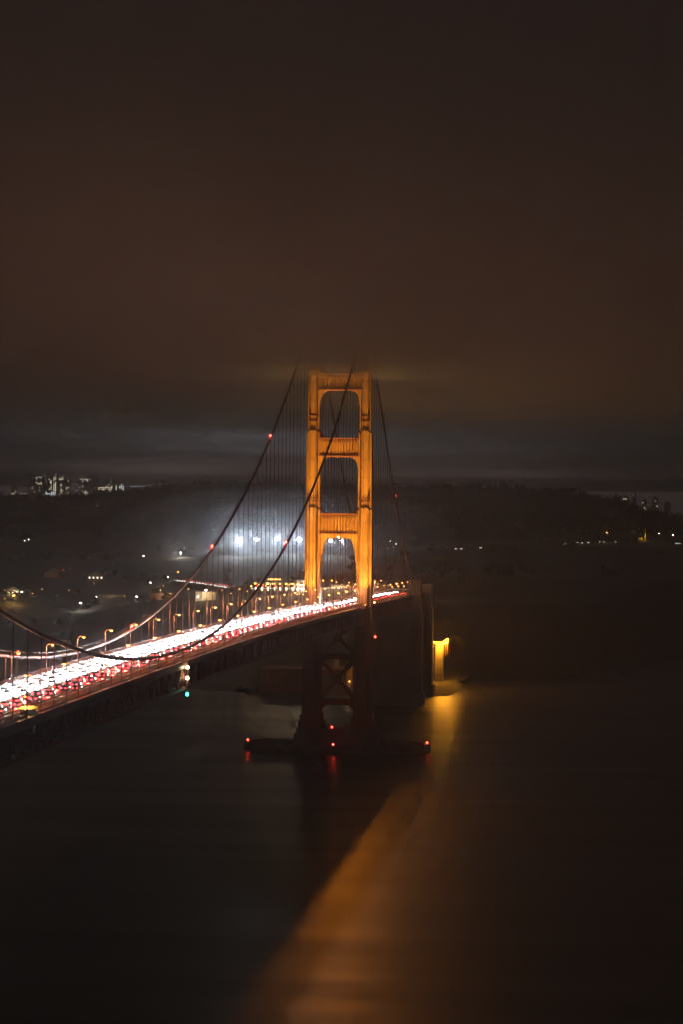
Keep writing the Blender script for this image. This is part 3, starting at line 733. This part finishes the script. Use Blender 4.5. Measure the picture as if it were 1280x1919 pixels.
o = empty('portal_building', (pb.x,1420,pb.z-3), 'low warm lit building seen through the lowest tower opening', 'building')
b = MB(); b.box(-9,8,0,9,0,6.5); b.build('wall', M['white'], o)
b = MB(); b.box(-9.5,8.5,-.5,9.5,6.5,7.2); b.build('roof', M['roof'], o)
for k in range(6): inst('window', wme, o, (-7.4+2.7*k, -.05, 3.4))
light('building_light', 'POINT', 4000, (1,.7,.35), o, (-2,-6,5), size=1)
PL = [(605,1088,.55),(621,1088,.55),(630,1091,.5),(655,1092,.5),(670,1088,.6),(670,1093,.6),(602,1114,1.0),(636,1102,.35),(650,1101,.35),(664,1100,.35),(668,1109,.35),(653,1111,.35),(636,1113,.35),(618,1115,.35),
      (585,1107,.35),(567,1114,.4),(560,1113,.4),(572,1116,.35),(556,1114,.4),(517,1101,.5),(497,1098,.5),(484,1096,.5),(470,1099,.6),(540,1096,.5),(578,1103,.35),(706,1098,.42),(714,1098,.42),(711,1102,.4),(725,1100,.42),(729,1098,.42),(736,1100,.42),(747,1099,.42),(758,1099,.42),(767,1099,.42),(785,1088,.85),(789,1100,.5),(694,1117,.5)]
for k, (u, v, r) in enumerate(PL):
    Y_ = 1345 + (k*37 % 90); p_ = at(u, v, Y_)
    g = p_.z - 8.5
    o = empty('plaza_lamp', (p_.x,p_.y,g), ('%s amber lamp of the toll plaza cluster, counted from its brightest row' % ORD[k].capitalize()), 'lamp', 'lamps around the toll plaza')
    b = MB(); b.tube([(.5,0,-3),(.5,0,8.6),(0,0,8.9)], .13, 5); b.build('post', M['metal'], o)
    b = MB(); b.lathe(0,0,[(r*.5,8.2),(r,8.4),(r,8.75),(r*.4,9.0)],8); b.build('lens', M['sodium_far'], o)
    if r > .5: light('lamp_light', 'POINT', 5000*r*r, (1,.6,.2), o, (0,-1.2,8.2), size=.4)

# left land: lamps, small buildings, trees
for (u, v, h, ln, pw, c_, lb, r) in ((333,1072,11,'sodium_far',2600,(1,.7,.3),'amber lamp post above the curving approach road',.7),(314,1082,8,'whitel',300,(1,.8,.5),'dim lamp post left of the approach road lamp',.35),(281,1092,8,'whitel',900,(1,.75,.45),'small lamp beside the road left of the curving trail',.4),
        (25,1116,8,'sodium_far',9000,(1,.55,.15),'big orange lamp at the far left of the dark land',.95),(40,1109,6,'whitel',1800,(1,.75,.4),'pale lamp just right of the big orange lamp',.5),(150,1130,7,'whitel',6000,(1,.98,.92),'lone white lamp beside a tiny white van',.8),
        (130,1065,8,'sodium_far',120,(1,.6,.3),'tiny amber lamp on the dark hillside at left',.3),(175,1093,8,'sodium_far',200,(1,.6,.3),'dim amber lamp left of centre on the dark land',.3),(88,998,5,'whitel',0,None,'pinpoint white lamp on the upper left hill',.35),(45,1013,5,'whitel',0,None,'pinpoint lamp on the left hillside, lower of two',.3),(53,1011,5,'whitel',0,None,'pinpoint lamp on the left hillside, upper of two',.3),
        (268,1042,5,'whitel',120,(1,.9,.8),'faint white lamp on the mid left hillside',.4),(8,1106,5,'sodium_far',900,(1,.6,.3),'small amber lamp at the left edge',.4),(385,1106,7,'whitel',3000,(1,.8,.5),'warm lamp above the lit concrete abutment',.6),(180,1118,6,'whitel',300,(1,.8,.5),'weak lamp over the side street at left',.3),(732,1014,5,'whitel',0,None,'topmost pinpoint light on the slope right of the tower',.3),(738,1026,5,'whitel',0,None,'lowest pinpoint light on the slope right of the tower',.32),(743,1019,5,'whitel',0,None,'rightmost pinpoint light on the slope right of the tower',.26),(727,1028,5,'whitel',0,None,'leftmost pinpoint light on the slope right of the tower',.26),(305,1098,6,'sodium_far',350,(1,.6,.3),'amber light at the left end of the curving approach road',.4),(232,1117,6,'sodium_far',500,(1,.55,.2),'amber light at the right end of the side street parapet',.4),(255,1118,5,'whitel',300,(1,.8,.5),'white light right of the side street parapet',.35),(370,1118,5,'whitel',500,(1,.75,.4),'small light beside the lit abutment steps',.35),(118,1068,5,'redsign',60,(1,.1,.05),'faint red light above the long low building',.35)):
    post_lamp(u, v, h, M[ln], c_, pw, lb, r=r)
EX = [(8,1122),(60,1112),(78,1104),(105,1116),(128,1106),(300,1106),(318,1112),(352,1104),(398,1112),(415,1106),(432,1112),(448,1104),(462,1108),(476,1112),(490,1106)]
for k, (u, v) in enumerate(EX):
    post_lamp(u, v, 7, M['sodium_far'], (1,.55,.2), 250 if k % 3 == 0 else 0, '%s small amber street light from the left on the land behind the bridge' % ORD[k].capitalize(), 'small amber lights behind the bridge', r=.34+.1*(k % 3))
def house(u, v, w_, d_, h_, wallm, label, gl=None, rz=0, wins=True, gable=True):
    p_ = ground_at(u, v, 0); g = hland(p_.x, p_.y)
    o = empty('house', (p_.x,p_.y,g-1), label, 'building', rz=rz)
    b = MB(); b.box(-w_/2,w_/2,0,d_,0,h_+1); b.build('wall', wallm, o)
    b = MB()
    if gable: b.prism([(-w_/2-.4,h_+1.01),(w_/2+.4,h_+1.01),(0,h_+1+w_*.28)], -.4, d_+.4)
    else: b.box(-w_/2-.3,w_/2+.3,-.3,d_+.3,h_+1.01,h_+1.6)
    b.build('roof', M['roof'], o)
    if wins:
        q = MB(); q.bbox(0,0,0,1.1,.16,1.3); me_ = q.mesh('window', M['window'])
        for k in range(max(2,int(w_/4))): inst('window', me_, o, (-w_/2+2+k*(w_-4)/max(1,int(w_/4)-1), -.05, h_*.6+1))
    if gl: light('porch_light', 'POINT', gl, (1,.65,.3), o, (0,-5,h_*.8+1), size=.5)
    return o
house(24,1117,12,9,6,M['white'],'small lit house behind the big orange lamp at far left',1800)
house(100,1083,20,9,4,M['brick'],'long low building with faint reddish light on the left hillside',300,wins=False)
house(178,1088,16,9,4,M['facade'],'low building with dim warm windows left of centre',350)
house(165,1135,4,5,2.0,M['white'],'tiny white van-like kiosk beside the lone white lamp',None,wins=False,gable=False)
house(305,1124,26,3,5.5,M['brick'],'long brick retaining wall glowing orange below the approach road',2600,wins=False,gable=False)
house(384,1126,15,6,6.5,M['white'],'warm lit concrete abutment with steps below the approach road',2200,wins=False,gable=False)
house(210,1120,30,5,1.5,M['concrete'],'low pale parapet of the side street at left',900,wins=False,gable=False)
p_ = ground_at(640,1050,0)

def leaf_blob(b, cx, cy_, cz, rx, rz_, n, size, rnd):
    for _ in range(n):
        while True:
            x, y, z = rnd.uniform(-1,1), rnd.uniform(-1,1), rnd.uniform(-1,1)
            if .12 < x*x+y*y+z*z < 1: break
        p_ = Vector((cx+x*rx, cy_+y*rx, cz+z*rz_))
        a = Vector((rnd.gauss(0,1),rnd.gauss(0,1),rnd.gauss(0,1))).normalized()*size*rnd.uniform(.6,1.3)
        c_ = a.cross(Vector((rnd.gauss(0,1),rnd.gauss(0,1),rnd.gauss(0,1)))).normalized()*size*rnd.uniform(.5,1)
        b.quad(p_-a-c_*.4, p_+a*.2-c_, p_+a, p_+c_)
rnd = random.Random(3)
b = MB(); cnt = 0
for k in range(9000):
    y = rnd.uniform(1700, 3150); xc = 143 - .0954*(y+849); hw_ = .125*(y+849)
    x = xc + rnd.uniform(-hw_, hw_)
    d = y - shore_y(x)
    if d < 120: continue
    if y > 2450: keep = .9
    else: keep = .16 if math.sin(x*.021+2)*math.sin(y*.016) > .1 else .02
    if y < 2330 and 60 < x: keep *= .15
    if rnd.random() > keep: continue
    if abs(y-2205) < 60 and -340 < x < -120: continue
    if any((x-a_[0])**2+(y-a_[1])**2 < 45**2 for a_ in AP): continue
    g = hland(x, y); hgt = rnd.uniform(9, 17); rx = rnd.uniform(3.5, 7)
    if y < 2450: hgt *= .6; rx *= .7
    leaf_blob(b, x, y, g+hgt*.58, rx, hgt*.48, 26, 1.5, rnd); cnt += 1
tag(b.build('woodland', M['leaf']), 'dark woodland covering the ridge behind the bridge', 'woodland', kind='stuff')
def tree(u, v, h, rx, label):
    p_ = ground_at(u, v, 0); g = hland(p_.x, p_.y)
    o = empty('tree', (p_.x,p_.y,g-.3), label, 'tree', 'single trees near lamps')
    b = MB(); b.tube([(0,0,0),(.2,0,h*.35),(0,.1,h*.6)], h*.035, 7, r2=h*.015)
    for k in range(5):
        t_ = k*1.26; b.tube([(.1,0,h*.35),(math.cos(t_)*rx*.5,math.sin(t_)*rx*.5,h*.62)], h*.014, 5, r2=h*.006)
    b.build('trunk', M['trunk'], o)
    b = MB()
    for k in range(9):
        t_ = rnd.uniform(0,6.28); q = rnd.uniform(.1,.75)
        leaf_blob(b, math.cos(t_)*rx*q, math.sin(t_)*rx*q, h*rnd.uniform(.5,.92), rx*.42, h*.13, 70, .5, rnd)
    b.build('crown', M['leaf'], o)
for (u, v, h, rx, lb) in ((345,1116,12,7,'dark round tree in front of the curving approach road lights'),(1145,1020,8,4.5,'tree lit yellow beside the brightest coast road lamp'),(1180,1020,6,3.5,'shrub-like tree left of the lit mast'),(290,1120,10,5,'dark tree left of the orange retaining wall'),(60,1122,10,5,'dark tree right of the big orange lamp'),(115,1090,9,5,'dark tree beside the low reddish building'),(662,1080,12,6,'bare pale tree seen through the lowest tower opening')):
    tree(u, v, h, rx, lb)

# shore boulders
b_me = []
for k in range(4):
    q = MB(); rr = random.Random(k)
    q.lathe(0,0,[(.6,-.4),(1.0,0),(.8,.45),(.35,.75)],7)
    q.v = [(x*rr.uniform(.75,1.2), y*rr.uniform(.75,1.2), z*rr.uniform(.7,1.3)) for x, y, z in q.v]; b_me.append(q.mesh('boulder', M['rock']))
BO = [(452,1296,9),(470,1300,6),(488,1298,8),(500,1303,5),(1076,1268,6),(1092,1264,4),(1110,1262,5),(1128,1258,4),(1140,1262,6),(1168,1266,8),(1184,1262,5),(1215,1246,5)]
for k, (u, v, s_) in enumerate(BO):
    Y = 1000
    while at(u, v, Y).z > 0: Y += 4
    p_ = at(u, v, Y)
    o = inst('boulder', b_me[k % 4], None, (p_.x, p_.y, 0), (s_*.8, s_*.7, s_*.45), k*1.3)
    tag(o, '%s dark boulder from the left along the %s shore' % (ORD[k if k < 4 else k-4].capitalize(), 'left' if k < 4 else 'right'), 'boulder', 'boulders along the shore')

# ------------------------------------------------------------------ far city
def block(u0, u1, vtop, Y, label, rows, dens, mt, seed, ww=1.35, wh=1.05):
    p0, p1 = at(u0, vtop, Y), at(u1, vtop, Y); rr = random.Random(seed)
    zb = 90; W = p1.x-p0.x; H = p0.z-zb
    o = empty('apartment_tower', ((p0.x+p1.x)/2, Y, zb), label, 'building', 'lit city buildings on the skyline')
    b = MB(); b.box(-W/2,W/2,0,W*.7+8,0,H); b.build('wall', M['facade'], o)
    b = MB(); b.box(-W/4,W/4,3,W*.5,H,H+3); b.build('roof_plant', M['roof'], o)
    b = MB(); nr = max(3, int(H/3.6)); nc = max(2, int(W/3.4))
    for i in range(nr):
        full = rr.random() < rows
        for j in range(nc):
            if rr.random() < (.85 if full else dens): b.bbox(-W/2+(j+.5)*W/nc, -.1, 2+i*3.6, ww, .3, wh)
    if b.v: tag(b.build('lit_window', mt, o), kind='stuff')
CB = [(52,62,884,'slim dark tower block at the left of the skyline cluster',.02,.22,'window_dim'),(63,78,892,'broad block with a single lit floor band',.12,.12,'window'),(79,88,882,'dim narrow tower behind the lit floor band',.0,.2,'window_dim'),(86,97,880,'tall block with dense warm windows',.1,.42,'window'),(99,105,882,'very slim tower with one bright window column',.0,.75,'window'),
      (109,119,873,'tallest block of the skyline with a roof light',.04,.26,'window'),(119,129,898,'lower block with paired lit floors',.15,.3,'window'),(142,150,899,'narrow block with three bright spots',.05,.4,'window_cool'),(150,176,889,'wide block with long bright lit floors',.42,.16,'window'),(178,186,896,'slim block right of the wide bright one',.0,.25,'window_dim'),
      (183,210,906,'wide low block outlined by two rows of lights',.3,.12,'window'),(211,219,905,'narrow block with stacked lights',.0,.6,'window'),(222,232,906,'small block with bright stacked windows',.3,.5,'window_cool'),(166,182,881,'faint far block behind the wide bright one',.0,.06,'window_dim'),(190,208,893,'dim block with a faint dotted roofline',.1,.18,'window_dim'),
      (20,30,912,'small building with a warm glow at far left',.3,.3,'window'),(84,104,921,'low bright white market hall below the towers',.9,.6,'window_cool'),(64,82,924,'low row with scattered lights below the towers',.3,.4,'window_cool'),(104,116,925,'low lit shed at the foot of the skyline',.5,.4,'window'),(38,50,923,'low lit row at the left foot of the skyline',.4,.4,'window_cool'),(170,192,919,'low lit row under the wide bright block',.5,.3,'window_cool')]
for k, (u0, u1, vt, lb, rw, de, mt_) in enumerate(CB): block(u0, u1, vt, 5400+(k*53 % 160), lb, rw, de, M[mt_], k)
CB2 = [(1098,1106,914,'faint leftmost building of the dim right skyline'),(1112,1120,920,'second small building of the dim right skyline'),(1134,1142,920,'small building with one bright spot on the right skyline'),(1152,1160,908,'tall thin building of the dim right skyline'),(1168,1180,912,'broad building of the dim right skyline'),(1186,1194,906,'tall building right of the broad dim one'),(1204,1214,918,'low building with twin lights on the right skyline'),(1224,1234,912,'mid building near the right end of the skyline'),(1246,1258,922,'low building at the right end of the skyline')]
for k, (u0, u1, vt, lb) in enumerate(CB2): block(u0, u1, vt+20, 5300+k*17, lb, .0, .12, M['window'], 50+k)
pc = at(245, 912, 5350); o = empty('tower_crane', (pc.x,5350,90), 'tower crane dotted with small lights right of the skyline', 'crane')
b = MB(); b.bar((0,0,0),(0,0,pc.z-90),1.6,1.6); b.build('mast', M['metal'], o)
b = MB(); b.bar((-4,0,pc.z-90),(30,0,pc.z-90+1),1.2,1.2); b.bar((30,0,pc.z-89),(38,0,pc.z-90+13),1,1); b.build('jib', M['metal'], o)
b = MB(); b.bbox(0,0,0,1.2,.6,1.0); me = b.mesh('jib_lamp', M['window_cool'])
for k in range(6): inst('jib_lamp', me, o, (2+5.4*k, -1, pc.z-90+.6))

# ------------------------------------------------------------------ small things on the bridge
hy = -204.5
hut = empty('tool_house', (12.0,hy,zd(hy)+.5), 'small hut with a yellow lit roof on the near sidewalk edge', 'hut')
b = MB(); b.box(-1.25,1.25,-2.4,2.4,-.2,.9); b.build('wall', M['white'], hut)
b = MB(); b.frustum(-1.9,1.9,-3.4,3.4,.9,-1.2,1.2,-2.4,2.4,1.35); b.build('roof', M['yroof'], hut)
b = MB(); b.frustum(1.3,1.5,-1.0,1.0,-4.6,.9,2.2,-1.9,1.9,-.2); b.build('support_bracket', M['white'], hut)
b = MB(); b.box(-.5,.5,-2.48,-2.4,-.1,.8); b.build('door', M['pole'], hut)
b = MB(); b.tube([(-1.1,-1.5,1.2),(-1.1,-1.5,3.6),(-.4,-1.5,3.8)], .06, 6); b.build('fill_lamp_arm', M['pole'], hut)  # added lamp, put in only to brighten the hut roof
b = MB(); b.lathe(-.3,-1.5,[(.1,3.45),(.28,3.55),(.28,3.7),(.1,3.8)],8); b.build('fill_lamp_lens', M['sodium'], hut)
light('hut_roof_fill', 'SPOT', 1900, (1,.72,.2), hut, (-.2,-1.2,3.4), (0,.1,-1), .2, 150, .4)
ny = 16.0; nv = empty('navigation_lights', (15.1,ny,zd(ny)), 'mast of two warm and one green navigation light under mid span', 'navigation light')
b = MB(); b.bar((0,0,.2),(0,0,-10.4),.16,.16); b.build('mast', M['metal'], nv)
for (z, mt_, c_, pw) in ((-1.8,'warmnav',(1,.75,.45),150),(-5.0,'warmnav',(1,.75,.45),170),(-9.8,'green',(.05,1,.6),80)):
    b = MB(); b.lathe(0,-.1,[(.2,z-.4),(.42,z-.25),(.42,z+.25),(.2,z+.4)],8); b.build('lens', M[mt_], nv)
    light('nav_light', 'POINT', pw, c_, nv, (.1,-1.0,z), size=.3)
sc_ = empty('work_platform', (15.6,655,57.5), 'red lit lattice work platform hanging at the tower leg below the deck', 'platform')
b = MB(); 
for z in (0, 2.4): b.bar((-2.6,0,z),(2.6,0,z),.18,.18); b.bar((-2.6,2.5,z),(2.6,2.5,z),.18,.18)
for k in range(5):
    x = -2.6+1.3*k; b.bar((x,0,0),(x,0,2.4),.14,.14)
    if k < 4: b.bar((x,0,0 if k % 2 else 2.4),(x+1.3,0,2.4 if k % 2 else 0),.14,.14)
b.bar((-2.6,1,2.4),(-2.6,1,9),.12,.12); b.bar((2.6,1,2.4),(2.6,1,9),.12,.12)
tag(b.build('lattice', M['paint_dark'], sc_), kind='stuff')
b = MB(); b.box(-2.6,2.6,0,2.5,-.15,-.03); b.build('floor', M['metal'], sc_)
for (x, z) in ((.6,-.5),(2.3,-.1)):
    b = MB(); b.lathe(x,-.35,[(.15,z-.3),(.36,z-.15),(.36,z+.2),(.15,z+.35)],8); b.build('lens', M['redb'], sc_)
light('platform_light', 'POINT', 420, RED, sc_, (0,-1.6,1.0), size=.3)
# ------------------------------------------------------------------ haze and fog
def vol(name, box, dens, colr, an):
    M_ = bpy.data.materials.new(name); M_.use_nodes = True; t = M_.node_tree; t.nodes.clear()
    o_ = t.nodes.new('ShaderNodeOutputMaterial'); v = t.nodes.new('ShaderNodeVolumePrincipled')
    v.inputs['Density'].default_value = dens; v.inputs['Color'].default_value = (*colr, 1); v.inputs['Anisotropy'].default_value = an
    t.links.new(v.outputs[0], o_.inputs['Volume'])
    M_.cycles.homogeneous_volume = True
    b = MB(); b.box(*box); o = b.build(name, M_); return tag(o, kind='stuff')
vol('haze', (-4000, 3000, -1500, 9200, -8, 420), .00012, (.92,.93,.95), .55)
fog = vol('fog_bank', (-3900, 2900, -1400, 9100, 174, 330), .0012, (.93,.93,.93), .5)      # low cloud thickening upwards
for (z_, d_) in ((188.5, .0085),):
    f_ = vol('fog_layer', (-3890, 2890, -1390, 9090, z_, 329-z_*.005), d_, (.93,.93,.93), .5); f_.parent = fog
q = MB(); q.lathe(0, 0, [(math.sin(math.pi*i/16)+1e-3, -math.cos(math.pi*i/16)) for i in range(17)], 24)
mist = None
for k, sc__ in enumerate((1, .72, .45)):      # mist added to give the sports field lights halos, thickening inwards
    mm = vol('halo_mist' if k == 0 else 'halo_mist_core', (0,1,0,1,0,1), .0020, (.93,.94,.96), .4)
    mm.data = q.mesh('mist', mm.data.materials[0], True)
    if mist is None: mist = mm; mm.location = (-212, 2180, 88); mm.scale = (190, 90, 56)
    else: mm.parent = mist; mm.scale = (sc__,)*3
for (Y_, us, zz, pw_) in ((2640, (360, 560, 760, 940), 142, 20000), (3250, (330, 520, 700, 880), 108, 150000), (3750, (300, 520, 720, 920), 100, 140000), (4400, (300, 640, 960), 98, 110000), (5600, (120, 640, 1050), 100, 20000)):
    for u_ in us:      # added bodiless lights that brighten the fog base around the ridge
        p_ = at(u_, 930, Y_); light('fog_fill_light', 'POINT', pw_, (1,.80,.74), None, (p_.x, Y_, zz), size=2)
